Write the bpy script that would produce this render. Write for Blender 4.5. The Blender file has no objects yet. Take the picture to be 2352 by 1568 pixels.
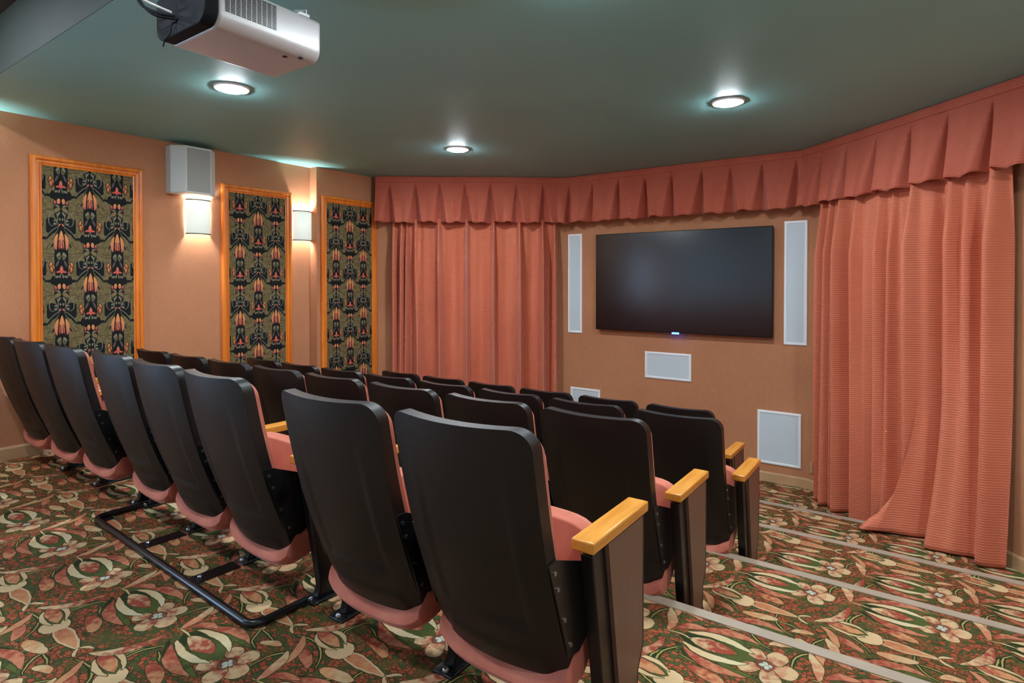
import bpy, bmesh, math, random
from mathutils import Vector, Matrix
from math import sin, cos, pi, radians, sqrt, exp
random.seed(7)
S = bpy.context.scene
C = S.collection

# ------------------------------------------------------------------ camera
cam = bpy.data.cameras.new('camera')
camo = bpy.data.objects.new('camera', cam)
C.objects.link(camo)
S.camera = camo
cam.sensor_width = 36
cam.lens = 1350 / 2352 * 36
PITCH = 0.7
camo.location = (0, 0, 1.35)
camo.rotation_euler = (radians(90 - PITCH), 0, radians(35.2))
cam.shift_y = -(136 - 1350 * math.tan(radians(PITCH))) / 2352
cam.clip_start = 0.02
# ------------------------------------------------------------------ world, exposure
w = bpy.data.worlds.new('world')
S.world = w
w.use_nodes = True
w.node_tree.nodes['Background'].inputs[0].default_value = (0.02, 0.024, 0.03, 1)
w.node_tree.nodes['Background'].inputs[1].default_value = 0.3
vs = S.view_settings
vs.view_transform = 'Standard'
vs.look = 'None'
vs.gamma = 1
vs.use_curve_mapping = False
vs.exposure = 2.15
S.cycles.max_bounces = 7
S.cycles.diffuse_bounces = 4
S.cycles.glossy_bounces = 3
S.cycles.adaptive_threshold = 0.03
LAMP_DOWN = 110.0      # emission of the ceiling light lenses
LAMP_SCONCE = 10.5      # watts of each sconce bulb
DAYLIGHT = 30.0         # watts entering by the window behind the camera
COOL = (0.86, 0.95, 1.0)

# ------------------------------------------------------------------ helpers
def lin(r, g, b, a=1.0):
    f = lambda c: (c / 255 / 12.92) if c / 255 <= 0.04045 else ((c / 255 + 0.055) / 1.055) ** 2.4
    return (f(r), f(g), f(b), a)

class NT:
    """small helper for wiring shader nodes"""
    def __init__(s, name, rough=0.6, spec=0.5, metallic=0.0):
        s.m = bpy.data.materials.new(name)
        s.m.use_nodes = True
        s.t = s.m.node_tree
        s.b = s.t.nodes['Principled BSDF']
        s.b.inputs['Roughness'].default_value = rough
        s.b.inputs['Specular IOR Level'].default_value = spec
        s.b.inputs['Metallic'].default_value = metallic
    def n(s, typ, **kw):
        nd = s.t.nodes.new(typ)
        for k, v in kw.items():
            setattr(nd, k, v)
        return nd
    def put(s, sock, v):
        if isinstance(v, bpy.types.NodeSocket):
            s.t.links.new(v, sock)
        else:
            sock.default_value = v
    def math(s, op, a, b=None, c=None, clamp=False):
        nd = s.n('ShaderNodeMath', operation=op, use_clamp=clamp)
        s.put(nd.inputs[0], a)
        if b is not None: s.put(nd.inputs[1], b)
        if c is not None: s.put(nd.inputs[2], c)
        return nd.outputs[0]
    def vec(s, op, a, b=None, c=None):
        nd = s.n('ShaderNodeVectorMath', operation=op)
        s.put(nd.inputs[0], a)
        if b is not None: s.put(nd.inputs[1], b)
        if c is not None: s.put(nd.inputs[2], c)
        return nd.outputs['Value'] if op in ('DOT_PRODUCT', 'LENGTH', 'DISTANCE') else nd.outputs[0]
    def mix(s, fac, a, b, blend='MIX'):
        nd = s.n('ShaderNodeMix', data_type='RGBA', blend_type=blend)
        s.put(nd.inputs[0], fac)
        s.put(nd.inputs[6], a)
        s.put(nd.inputs[7], b)
        return nd.outputs[2]
    def rng(s, v, a, b, c=0.0, d=1.0):
        nd = s.n('ShaderNodeMapRange')
        s.put(nd.inputs[0], v)
        for i, x in enumerate((a, b, c, d)):
            s.put(nd.inputs[i + 1], x)
        return nd.outputs[0]
    def noise(s, vec, scale, detail=2.0, rough=0.5):
        nd = s.n('ShaderNodeTexNoise')
        s.put(nd.inputs['Vector'], vec)
        nd.inputs['Scale'].default_value = scale
        nd.inputs['Detail'].default_value = detail
        nd.inputs['Roughness'].default_value = rough
        return nd.outputs[0]
    def obj(s):
        return s.n('ShaderNodeTexCoord').outputs['Object']
    def xyz(s, v):
        nd = s.n('ShaderNodeSeparateXYZ')
        s.put(nd.inputs[0], v)
        return nd.outputs
    def comb(s, x, y, z=0.0):
        nd = s.n('ShaderNodeCombineXYZ')
        s.put(nd.inputs[0], x); s.put(nd.inputs[1], y); s.put(nd.inputs[2], z)
        return nd.outputs[0]
    def bump(s, h, strength, dist=0.01):
        nd = s.n('ShaderNodeBump')
        nd.inputs['Strength'].default_value = strength
        nd.inputs['Distance'].default_value = dist
        s.put(nd.inputs['Height'], h)
        s.t.links.new(nd.outputs[0], s.b.inputs['Normal'])
    def base(s, c):
        s.put(s.b.inputs['Base Color'], c)
    # --- one leaf / petal, returns (distance, t along the axis)
    def petal(s, p, cx, cy, ang, L, W, bend=0.0, p_=1.0, skew=0.0, wrap=None):
        q = s.vec('SUBTRACT', p, (cx, cy, 0))
        if wrap:
            q = s.vec('WRAP', q, (wrap[0] / 2, wrap[1] / 2, 1), (-wrap[0] / 2, -wrap[1] / 2, -1))
        a = radians(ang)
        t = s.vec('DOT_PRODUCT', q, (cos(a) / L, sin(a) / L, 0))
        y = s.vec('DOT_PRODUCT', q, (-sin(a), cos(a), 0))
        k = s.math('SUBTRACT', 1.0, s.math('MULTIPLY', t, t), clamp=True)
        if bend:
            y = s.math('MULTIPLY_ADD', k, -bend, y)
        if skew:
            k2 = s.math('MULTIPLY', k, s.math('MULTIPLY_ADD', t, skew, 1.0))
        else:
            k2 = k
        if p_ != 1.0:
            k2 = s.math('POWER', k2, p_)
        d = s.math('MULTIPLY_ADD', k2, -W, s.math('ABSOLUTE', y))
        e = s.math('MULTIPLY_ADD', s.math('ABSOLUTE', t), L, -L)
        return s.math('MAXIMUM', d, e), t

def simple(name, col, rough=0.6, spec=0.5, metallic=0.0, nscale=0, namt=0.0, bumps=0.0, bscale=300):
    m = NT(name, rough, spec, metallic)
    if nscale:
        f = m.rng(m.noise(m.obj(), nscale, 4), 0.3, 0.7)
        m.base(m.mix(f, tuple(c * (1 - namt) for c in col[:3]) + (1,), tuple(min(1, c * (1 + namt)) for c in col[:3]) + (1,)))
    else:
        m.base(col)
    if bumps:
        m.bump(m.noise(m.obj(), bscale, 2), bumps, 0.002)
    return m.m

# ------------------------------------------------------------------ materials
def mat_wall():
    m = NT('wall_fabric', 0.85, 0.25)
    o = m.obj()
    a = m.noise(o, 1.3, 4, 0.6)
    b = m.noise(m.vec('MULTIPLY', o, (60, 60, 14)), 1.5, 2)
    c1 = m.mix(m.rng(a, 0.3, 0.7), lin(180, 124, 90), lin(194, 136, 99))
    m.base(m.mix(m.rng(b, 0.2, 0.8, 0, 0.28), c1, lin(143, 88, 62)))
    m.bump(b, 0.15, 0.003)
    return m.m

def mat_ceiling():
    m = NT('ceiling_paint', 0.42, 0.5)
    a = m.noise(m.obj(), 1.1, 3)
    m.base(m.mix(m.rng(a, 0.3, 0.7), lin(124, 182, 182), lin(130, 189, 188)))
    m.b.inputs['Roughness'].default_value = 0.58
    m.bump(m.noise(m.obj(), 22, 3), 0.05, 0.004)
    return m.m

CW, CH = 0.52, 0.545
def mat_carpet():
    m = NT('floral_carpet', 0.95, 0.15)
    uv = m.n('ShaderNodeUVMap', uv_map='UVMap').outputs[0]
    nz = m.n('ShaderNodeTexNoise'); m.put(nz.inputs['Vector'], uv); nz.inputs['Scale'].default_value = 14
    p = m.vec('ADD', uv, m.vec('MULTIPLY', m.vec('SUBTRACT', nz.outputs['Color'], (0.5, 0.5, 0.5)), (0.022, 0.022, 0)))
    fine = m.noise(uv, 330, 2)
    mid = m.noise(uv, 34, 3)
    # little red leaves on dark green, the ground of the pattern
    v = m.n('ShaderNodeTexVoronoi', feature='DISTANCE_TO_EDGE'); m.put(v.inputs['Vector'], m.vec('MULTIPLY', p, (44, 62, 1))); v.inputs['Scale'].default_value = 1
    v2 = m.n('ShaderNodeTexVoronoi'); m.put(v2.inputs['Vector'], m.vec('MULTIPLY', p, (44, 62, 1))); v2.inputs['Scale'].default_value = 1
    rnd = m.xyz(v2.outputs['Color'])[0]
    leafc = m.mix(rnd, lin(158, 74, 50), lin(196, 104, 74))
    leafc = m.mix(m.math('GREATER_THAN', rnd, 0.72), leafc, lin(84, 92, 52))
    col = m.mix(m.rng(v.outputs['Distance'], 0.04, 0.13), lin(66, 70, 38), leafc)
    green = m.rng(m.noise(uv, 9, 2), 0.52, 0.64)
    col = m.mix(m.math('MULTIPLY', green, 0.75), col, lin(80, 88, 46))
    DK, OUT = lin(44, 56, 28), lin(62, 66, 34)
    CR, PK, RD, OR = lin(216, 190, 146), lin(200, 134, 102), lin(162, 78, 60), lin(208, 154, 108)
    W = (CW, CH)
    def lay(col, cx, cy, ang, L, Wd, c1, c2, bend=0.0, p_=0.6, skew=0.0, out=OUT, ow=0.0028, ring=0.0, mott=1.25, g0=-0.6, g1=0.5):
        d, t = m.petal(p, cx, cy, ang, L, Wd, bend, p_, skew, W)
        if ring:
            d2 = m.math('SUBTRACT', m.math('ABSOLUTE', d), ring)
        else:
            d2 = d
        f = m.rng(t, g0, g1)
        if mott:
            f = m.math('ADD', f, m.rng(mid, 0.35, 0.65, -0.45 * mott, 0.45 * mott), clamp=True)
        fill = m.mix(f, c1, c2)
        if out is not None:
            col = m.mix(m.rng(d2, ow + 0.0015, ow - 0.0005), col, out)
        return m.mix(m.rng(d2, 0.001, -0.001), col, fill)
    # vines
    VN = lin(176, 168, 104)
    for a in ((-.13, -.17, 70, .10, .0, .05), (.08, .13, 15, .12, .0, .05), (.12, .18, -60, .09, 0, -.04), (.30, .10, 60, .10, 0, .05), (-.19, .20, -20, .12, 0, .05), (.02, -.10, 5, .13, 0, -.035), (.40, -.16, 80, .1, 0, .045)):
        col = lay(col, a[0], a[1], a[2], a[3], 0.003, VN, VN, bend=a[5], p_=0.3, out=DK, ow=0.006, mott=0)
    # dark green shade leaves behind the lotus
    for sg in (1, -1):
        col = lay(col, 0.0, sg * .075, sg * 8, .15, .034, DK, lin(92, 104, 54), bend=sg * .03, p_=1.0)
        col = lay(col, 0.005, sg * .083, sg * 12, .125, .022, RD, PK, bend=sg * .035, p_=1.0)
    # oblong pink petals either side of the tulip row
    col = lay(col, .01, -.18, -14, .072, .026, RD, OR, bend=.006, p_=0.5)
    col = lay(col, .01, .185, 8, .075, .025, OR, CR, bend=-.006, p_=0.5)
    col = lay(col, -.17, .17, -20, .075, .022, RD, PK, bend=.014, p_=0.7)
    # flower petals
    for an, L, Wd in ((0, .046, .040), (66, .046, .034), (128, .036, .028), (222, .038, .028), (294, .046, .034)):
        r = .060
        col = lay(col, .165 + r * cos(radians(an)), -.005 + r * sin(radians(an)), an, L, Wd, RD if an > 60 else PK, CR, p_=0.42, skew=.35, g0=-1.0, g1=0.45)
    col = lay(col, .165, -.005, 0, .030, .030, lin(122, 74, 52), lin(150, 92, 66), p_=0.5, out=DK)
    for an in (20, 110, 200, 290):
        col = lay(col, .165 + .011 * cos(radians(an)), -.005 + .011 * sin(radians(an)), an, .011, .009, lin(214, 222, 196), lin(190, 206, 190), p_=0.5, ow=0.002, out=lin(60, 84, 84), mott=0)
    # lotus: dark cup, cream outer petals, red heart
    col = lay(col, -.01, 0, 0, .138, .088, DK, lin(84, 98, 50), p_=1.0, out=None, mott=.5)
    col = lay(col, -.005, .036, 0, .118, .0165, CR, lin(220, 212, 172), bend=.030, p_=0.7, mott=.4)
    col = lay(col, -.005, -.036, 0, .118, .0165, CR, lin(220, 212, 172), bend=-.030, p_=0.7, mott=.4)
    col = lay(col, -.02, 0, 0, .088, .036, CR, RD, p_=0.9, g0=-.9, g1=.2)
    col = lay(col, -.155, .0, 0, .055, .004, VN, CR, bend=.006, p_=0.5)
    # tulip head and its two long strands
    col = lay(col, .045, -.272, -2, .115, .026, lin(196, 128, 90), OR, p_=0.8, skew=-.7, out=DK, ow=.007)
    col = lay(col, .045, -.272, -2, .115, .026, CR, CR, p_=0.8, skew=-.7, ring=.004, out=None, mott=0)
    col = lay(col, -.090, -.27, 0, .050, .050, CR, lin(224, 198, 152), p_=0.4, out=DK, ow=.005, mott=.7)
    col = lay(col, .175, -.255, 35, .03, .007, CR, CR, bend=.006, mott=0)
    col = lay(col, .175, -.29, -35, .03, .007, CR, CR, bend=-.006, mott=0)
    # bud with cream bracts
    col = lay(col, .335, -.245, -6, .095, .045, DK, lin(88, 98, 52), p_=1.0, out=None, mott=.5)
    col = lay(col, .330, -.245, -6, .085, .026, RD, OR, p_=0.9)
    col = lay(col, .345, -.224, -6, .075, .009, CR, CR, bend=.02, p_=0.7, mott=.3)
    col = lay(col, .345, -.267, -6, .070, .009, CR, CR, bend=-.02, p_=0.7, mott=.3)
    # long pink leaves
    col = lay(col, .275, -.155, 62, .125, .021, CR, RD, bend=-.035, p_=0.7, g0=-1, g1=.6)
    col = lay(col, .285, -.365, -62, .085, .016, PK, OR, bend=.02, p_=0.6)
    col = lay(col, .305, .085, -72, .085, .018, CR, PK, bend=.012, p_=0.6)
    col = lay(col, .19, .150, 20, .045, .017, CR, OR, bend=.008, p_=0.6)
    col = lay(col, .40, .06, 30, .06, .018, RD, PK, bend=.02, p_=0.8)
    col = m.mix(m.rng(fine, 0.25, 0.75, 0, 0.45), col, m.vec('MULTIPLY', col, (0.62, 0.58, 0.55)))
    m.base(m.vec('MULTIPLY', col, (0.86, 0.80, 0.78)))
    m.bump(fine, 0.5, 0.004)
    return m.m

def mat_panel_fabric():
    m = NT('tulip_tapestry', 0.8, 0.3)
    uv = m.n('ShaderNodeUVMap', uv_map='UVMap').outputs[0]
    # local units: 1 = one vertical repeat; odd columns drop by half
    PX = 0.293           # column spacing in repeats
    x, y, _ = m.xyz(uv)
    cidx = m.math('ROUND', m.math('DIVIDE', x, PX))
    dx = m.math('ABSOLUTE', m.math('SUBTRACT', x, m.math('MULTIPLY', cidx, PX)))
    odd = m.math('ABSOLUTE', m.math('MODULO', cidx, 2.0))
    yy = m.math('WRAP', m.math('MULTIPLY_ADD', odd, 0.5, y), 1.0, 0.0)
    # yy measured downwards, tulip centre at .15
    p = m.comb(dx, yy)
    nz = m.noise(uv, 26, 2)
    OL, OL2, BK, NV = lin(122, 108, 72), lin(96, 85, 54), lin(10, 13, 14), lin(8, 16, 22)
    GG, PK, OR, RD = lin(126, 122, 100), lin(204, 116, 92), lin(220, 150, 88), lin(150, 62, 52)
    col = m.mix(m.rng(nz, 0.35, 0.65), OL, OL2)
    WR = (4.0, 1.0)
    def lay(col, cx, cy, ang, L, Wd, c1, c2=None, bend=0.0, p_=0.6, skew=0.0, ring=0.0, out=None, ow=.006):
        d, t = m.petal(p, cx, cy, ang, L, Wd, bend, p_, skew, WR)
        if ring: d = m.math('SUBTRACT', m.math('ABSOLUTE', d), ring)
        fill = c1 if c2 is None else m.mix(m.rng(t, -0.8, 0.8), c1, c2)
        if out is not None:
            col = m.mix(m.rng(d, ow + .003, ow), col, out)
        return m.mix(m.rng(d, .003, -.003), col, fill)
    OLD = lin(62, 54, 36)
    # leaf veins on the olive ground
    for (a, b, an, L) in ((.115, .315, 6, .06), (.115, .345, -4, .06), (.12, .80, 8, .05), (.12, .22, 60, .05), (.125, .90, -50, .045)):
        col = lay(col, a, b, an, L, .0035, OLD, p_=.3, bend=-.008)
    col = lay(col, .085, .205, 60, .030, .008, BK, p_=.5)
    # dark masses: scallop under the neighbouring bud, stem column, neck over the tulip
    col = lay(col, .110, .640, -12, .070, .017, BK, NV, bend=-.012, p_=.5)
    col = lay(col, 0, .38, 90, .25, .070, BK, BK, p_=.25)
    col = lay(col, .055, .60, 60, .075, .045, BK, BK, p_=.5)
    col = lay(col, 0, .75, 90, .17, .074, BK, BK, p_=.3)
    col = lay(col, 0, .955, 90, .12, .056, BK, BK, p_=.4)
    # round dark leaves and the band below them
    col = lay(col, .100, .978, 90, .098, .070, NV, BK, p_=.5, out=GG, ow=.003)
    col = lay(col, .092, 1.082, 50, .095, .012, BK, NV, bend=-.012, p_=.5)
    col = lay(col, .092, 1.060, 50, .100, .0045, GG, lin(104, 104, 84), bend=-.014, p_=.3)
    # scrolls
    col = lay(col, .078, .90, 80, .080, .042, GG, GG, p_=.55, ring=.004)
    # tulip
    col = lay(col, 0, .15, 90, .128, .068, BK, BK, p_=.5)
    col = lay(col, .043, .165, 86, .098, .0165, OR, PK, bend=-.013, p_=.7)
    col = lay(col, 0, .138, 90, .108, .026, OR, PK, p_=.8, skew=.3)
    col = lay(col, .020, .20, 86, .055, .008, PK, RD, p_=.7, out=BK, ow=.004)
    # leaflets beneath
    for (a, b, an, L, Wd, c) in ((.030, .315, 60, .030, .014, GG), (.028, .355, 120, .026, .012, lin(92, 92, 70)), (.040, .42, 70, .040, .010, lin(96, 82, 78)),
                                 (.012, .335, 90, .028, .005, OL), (.045, .575, 25, .020, .012, GG), (.070, .555, 70, .016, .010, lin(130, 96, 86)), (.015, .57, 80, .024, .007, GG),
                                 (.038, .79, 40, .036, .022, OL), (.034, .745, -30, .024, .010, GG), (.060, .735, 90, .018, .010, lin(120, 70, 64)), (.026, .84, 60, .030, .010, GG),
                                 (.058, .915, 20, .018, .009, GG), (.060, .955, -20, .018, .009, lin(132, 128, 108)), (.014, .90, 90, .016, .008, GG), (.016, .965, 60, .016, .007, PK)):
        col = lay(col, a, b, an, L, Wd, c, p_=.5)
    # pink heart and side buds
    col = lay(col, 0, .495, 90, .050, .016, PK, lin(214, 96, 80), p_=.8)
    col = lay(col, .022, .515, 15, .030, .012, lin(206, 92, 78), p_=.6)
    for (a, b, an) in ((.082, .465, 100), (.104, .44, 80), (.096, .495, 95)):
        col = lay(col, a, b, an, .036, .013, OR, RD, p_=.7, out=BK)
    col = lay(col, .024, .690, 85, .034, .016, OR, PK, p_=.6, out=BK)
    col = lay(col, .058, .705, 100, .024, .011, PK, RD, p_=.6, out=BK)
    fine = m.noise(uv, 260, 2)
    m.base(m.mix(m.rng(fine, .3, .7, 0, .25), col, m.vec('MULTIPLY', col, (.6, .6, .6))))
    m.b.inputs['Coat Weight'].default_value = 0.0
    return m.m

def mat_curtain(name, c1, c2):
    m = NT(name, 0.7, 0.25)
    o = m.obj()
    z = m.xyz(o)[2]
    r = m.math('SINE', m.math('MULTIPLY', z, 2 * pi / 0.017))
    a = m.noise(m.vec('MULTIPLY', o, (3, 3, 0.6)), 1.2, 3)
    col = m.mix(m.rng(a, .3, .7), c1, c2)
    col = m.mix(m.rng(r, 0.2, 1.0, 0.0, 0.22), col, lin(140, 56, 44))
    m.base(col)
    m.b.inputs['Sheen Weight'].default_value = 0.25
    m.b.inputs['Sheen Roughness'].default_value = 0.4
    m.bump(r, 0.25, 0.004)
    return m.m

def mat_wood(name, c1, c2, axis=2, rough=0.32, dens=26, stretch=1.6):
    m = NT(name, rough, 0.5)
    o = m.obj()
    sc = [dens] * 3
    sc[axis] = stretch
    n = m.noise(m.vec('MULTIPLY', o, tuple(sc)), 1.0, 5, 0.6)
    m.base(m.mix(m.rng(n, .32, .68), c1, c2))
    m.bump(n, 0.05, 0.002)
    return m.m

def mat_velvet():
    m = NT('coral_velvet', 0.8, 0.2)
    o = m.obj()
    n = m.noise(o, 7, 3)
    m.base(m.mix(m.rng(n, .35, .65), lin(180, 100, 82), lin(200, 122, 102)))
    m.b.inputs['Sheen Weight'].default_value = 0.5
    m.b.inputs['Sheen Roughness'].default_value = 0.35
    m.b.inputs['Sheen Tint'].default_value = lin(250, 190, 170)
    m.bump(m.noise(o, 160, 2), 0.15, 0.002)
    return m.m

def mat_emit(name, col, strength, base=(0.9, 0.9, 0.9, 1)):
    m = NT(name, 0.5)
    m.base(base)
    m.b.inputs['Emission Color'].default_value = col
    m.b.inputs['Emission Strength'].default_value = strength
    return m.m

def mat_grille(name, c, pitch=0.004):
    m = NT(name, 0.55, 0.4)
    o = m.vec('MULTIPLY', m.obj(), (2 * pi / pitch,) * 3)
    x, y, z = m.xyz(o)
    r = m.math('MULTIPLY', m.math('SINE', m.math('ADD', x, y)), m.math('SINE', z))
    n = m.noise(m.obj(), 1.5, 2)
    c2 = tuple(k * 0.7 for k in c[:3]) + (1,)
    m.base(m.mix(m.rng(r, 0.1, 0.9, 0, 0.5), m.mix(n, c, tuple(k * 0.93 for k in c[:3]) + (1,)), c2))
    return m.m

M = {}
M['wall'] = mat_wall()
M['ceiling'] = mat_ceiling()
M['ceiling_dark'] = simple('black_ceiling_paint', lin(26, 28, 28), 0.7, nscale=3, namt=.1)
M['soffit_shade'] = simple('soffit_painted_shade', lin(44, 54, 50), 0.7, nscale=2, namt=.06)  # unlit look of the ceiling drop put into its dark colour
M['carpet'] = mat_carpet()
M['tapestry'] = mat_panel_fabric()
M['curtain'] = mat_curtain('coral_ribbed_drape', lin(202, 110, 80), lin(212, 124, 94))
M['valance'] = mat_curtain('coral_ribbed_valance', lin(180, 88, 66), lin(190, 102, 80))
M['frame'] = mat_wood('orange_stained_moulding', lin(206, 104, 28), lin(232, 138, 52), 2, 0.3)
M['oak'] = mat_wood('golden_oak_arm', lin(196, 126, 44), lin(222, 156, 72), 1, 0.25, 30, 3)
M['walnut'] = mat_wood('walnut_laminate', lin(98, 72, 57), lin(110, 82, 66), 2, 0.4, 90, 2)
M['velvet'] = mat_velvet()
M['plastic'] = simple('black_moulded_plastic', lin(9, 11, 12), 0.42, 0.5, bumps=0.25, bscale=420)
M['steel'] = simple('black_enamelled_steel', lin(14, 15, 17), 0.3, 0.5, nscale=20, namt=.2)
M['chrome'] = simple('bright_bolt', lin(170, 175, 180), 0.3, 0.5, 1.0)
M['alu'] = simple('grey_aluminium_nosing', lin(166, 150, 132), 0.5, 0.5, 0.15, nscale=6, namt=.12)
M['beige'] = simple('beige_vinyl_base', lin(188, 150, 110), 0.5, nscale=4, namt=.08)
M['white'] = simple('white_paint', lin(236, 241, 244), 0.5, nscale=3, namt=.03)
M['offwhite'] = simple('off_white_plastic', lin(200, 210, 208), 0.5, nscale=3, namt=.03)
M['grille'] = mat_grille('white_speaker_grille', lin(206, 218, 226))
M['grille_grey'] = mat_grille('grey_speaker_cloth', lin(160, 164, 156), 0.005)
M['silver'] = simple('silver_projector_shell', lin(190, 190, 190), 0.42, 0.5, 0.2, bumps=.1, bscale=500)
M['dark_plastic'] = simple('charcoal_plastic', lin(12, 15, 20), 0.75, 0.2, nscale=8, namt=.2)
M['screen'] = simple('tv_glass', lin(3, 6, 8), 0.2, 0.8, nscale=1, namt=.05)
M['bezel'] = simple('tv_bezel', lin(34, 30, 30), 0.25, 0.5, 0.5, nscale=5, namt=.1)
M['led'] = mat_emit('blue_led', (0.02, 0.1, 1, 1), 6.0, lin(10, 20, 120))
M['lens'] = mat_emit('ceiling_light_lens', COOL + (1,), LAMP_DOWN)
M['lens_fill'] = mat_emit('dimmed_fill_lens', COOL + (1,), LAMP_DOWN * .8)
M['shade'] = mat_emit('sconce_shade', (0.80, 0.95, 0.88, 1), 0.12, lin(225, 228, 215))
M['bronze'] = simple('bronze_sconce_band', lin(92, 88, 76), 0.4, 0.5, 0.7, nscale=20, namt=.1)
M['cable_black'] = simple('black_cable', lin(4, 5, 6), 0.8, 0.2, nscale=30, namt=.2)
M['cable_grey'] = simple('grey_cable', lin(150, 146, 140), 0.5, nscale=30, namt=.1)

# ------------------------------------------------------------------ mesh helpers
class MB:
    def __init__(s):
        s.v = []; s.f = []; s.uv = None
    def vert(s, *p):
        s.v.append(tuple(p)); return len(s.v) - 1
    def box(s, x0, x1, y0, y1, z0, z1):
        b = len(s.v)
        for z in (z0, z1):
            for x, y in ((x0, y0), (x1, y0), (x1, y1), (x0, y1)):
                s.v.append((x, y, z))
        s.f += [(b, b + 3, b + 2, b + 1), (b + 4, b + 5, b + 6, b + 7), (b, b + 1, b + 5, b + 4), (b + 1, b + 2, b + 6, b + 5), (b + 2, b + 3, b + 7, b + 6), (b + 3, b, b + 4, b + 7)]
        return s
    def prism(s, pts, axis, a, b):
        """polygon pts (two coordinates) extruded along axis from a to b"""
        n = len(pts); k = len(s.v)
        for h in (a, b):
            for p in pts:
                q = list(p); q.insert(axis, h); s.v.append(tuple(q))
        s.f.append(tuple(k + i for i in range(n))[::-1]); s.f.append(tuple(k + n + i for i in range(n)))
        for i in range(n):
            j = (i + 1) % n
            s.f.append((k + i, k + j, k + n + j, k + n + i))
        return s
    def tube(s, pts, r, n=10, closed=False):
        pts = [Vector(p) for p in pts]; N = len(pts); k = len(s.v)
        prev = None
        for i, p in enumerate(pts):
            a = pts[max(i - 1, 0)]; b = pts[min(i + 1, N - 1)]
            if closed: a = pts[i - 1]; b = pts[(i + 1) % N]
            t = (b - a).normalized()
            if prev is None:
                u = t.orthogonal().normalized()
            else:
                u = (prev - t * prev.dot(t)).normalized()
            prev = u; v = t.cross(u)
            rr = r[i] if isinstance(r, (list, tuple)) else r
            for j in range(n):
                g = 2 * pi * j / n
                s.v.append(tuple(p + u * (rr * cos(g)) + v * (rr * sin(g))))
        for i in range(N if closed else N - 1):
            for j in range(n):
                i2 = (i + 1) % N
                s.f.append((k + i * n + j, k + i * n + (j + 1) % n, k + i2 * n + (j + 1) % n, k + i2 * n + j))
        if not closed:
            s.f.append(tuple(k + j for j in range(n))[::-1]); s.f.append(tuple(k + (N - 1) * n + j for j in range(n)))
        return s
    def lathe(s, prof, cx, cy, n=32):
        """prof (radius, z) about a vertical axis"""
        k = len(s.v)
        for r, z in prof:
            for j in range(n):
                g = 2 * pi * j / n
                s.v.append((cx + r * cos(g), cy + r * sin(g), z))
        for i in range(len(prof) - 1):
            for j in range(n):
                s.f.append((k + i * n + j, k + i * n + (j + 1) % n, k + (i + 1) * n + (j + 1) % n, k + (i + 1) * n + j))
        s.f.append(tuple(k + j for j in range(n))); s.f.append(tuple(k + (len(prof) - 1) * n + j for j in range(n))[::-1])
        return s
    def build(s, name, mat, parent=None, loc=None, bevel=0, seg=2, smooth=True, solid=0, uvf=None):
        me = bpy.data.meshes.new(name)
        me.from_pydata(s.v, [], s.f)
        me.materials.append(mat)
        bm = bmesh.new(); bm.from_mesh(me)
        bmesh.ops.recalc_face_normals(bm, faces=bm.faces)
        bm.to_mesh(me); bm.free()
        if uvf:
            l = me.uv_layers.new(name='UVMap')
            for poly in me.polygons:
                for li in poly.loop_indices:
                    l.data[li].uv = uvf(me.vertices[me.loops[li].vertex_index].co, poly)
        if smooth:
            me.polygons.foreach_set('use_smooth', [True] * len(me.polygons))
            try: me.set_sharp_from_angle(angle=radians(38))
            except Exception: pass
        o = bpy.data.objects.new(name, me)
        C.objects.link(o)
        if loc: o.location = loc
        if parent: o.parent = parent
        if solid:
            md = o.modifiers.new('thickness', 'SOLIDIFY'); md.thickness = solid; md.offset = 0
        if bevel:
            md = o.modifiers.new('bevel', 'BEVEL'); md.width = bevel; md.segments = seg; md.limit_method = 'ANGLE'; md.angle_limit = radians(35)
        return o

def tag(o, label, cat, group=None, kind=None):
    if label: o['label'] = label
    if cat: o['category'] = cat
    if group: o['group'] = group
    if kind: o['kind'] = kind
    return o
def thing(name, loc, label, cat, group=None, rz=0):
    o = bpy.data.objects.new(name, None)
    o.empty_display_size = 0.1
    C.objects.link(o)
    o.location = loc; o.rotation_euler = (0, 0, rz)
    return tag(o, label, cat, group)
def struct(o, label=None, cat=None):
    o['kind'] = 'structure'
    if label: o['label'] = label
    if cat: o['category'] = cat
    return o

# ------------------------------------------------------------------ the room shell
CEIL = 2.64
XL, XL2 = -5.70, -5.58           # left wall, and its forward section that stands proud
YF = 6.45                        # screen wall
XR, YB = 2.6, -2.4
STEP = 0.175
NOSE = [2.41, 3.385, 4.37, 5.34]
LOT = [2.20, 3.20, 3.94, 4.94, 5.90]
ys = [YB] + NOSE + [YF + 0.6]
fl = MB()
for k in range(5):
    z = -STEP * k
    y0, y1 = ys[k], ys[k + 1]
    a = [fl.vert(XL - .2, y0, z), fl.vert(XR + .1, y0, z), fl.vert(XR + .1, y1, z), fl.vert(XL - .2, y1, z)]
    fl.f.append(tuple(a))
    if k < 4:
        b = [fl.vert(XL - .2, y1, z), fl.vert(XR + .1, y1, z), fl.vert(XR + .1, y1, z - STEP), fl.vert(XL - .2, y1, z - STEP)]
        fl.f.append(tuple(b))
def floor_uv(co, poly):
    k = min(4, poly.index // 2)
    return (co.x + 0.62, co.y - LOT[k] - (co.z + STEP * k) * 0 )
fo = fl.build('floor', M['carpet'], smooth=False, uvf=lambda co, p: (co.x + 0.62, co.y - LOT[min(4, p.index // 2)] + (-(co.z + STEP * (p.index // 2)) if p.index % 2 else 0)))
struct(fo, 'stepped floor in red, green and cream floral carpet', 'floor')
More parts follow.
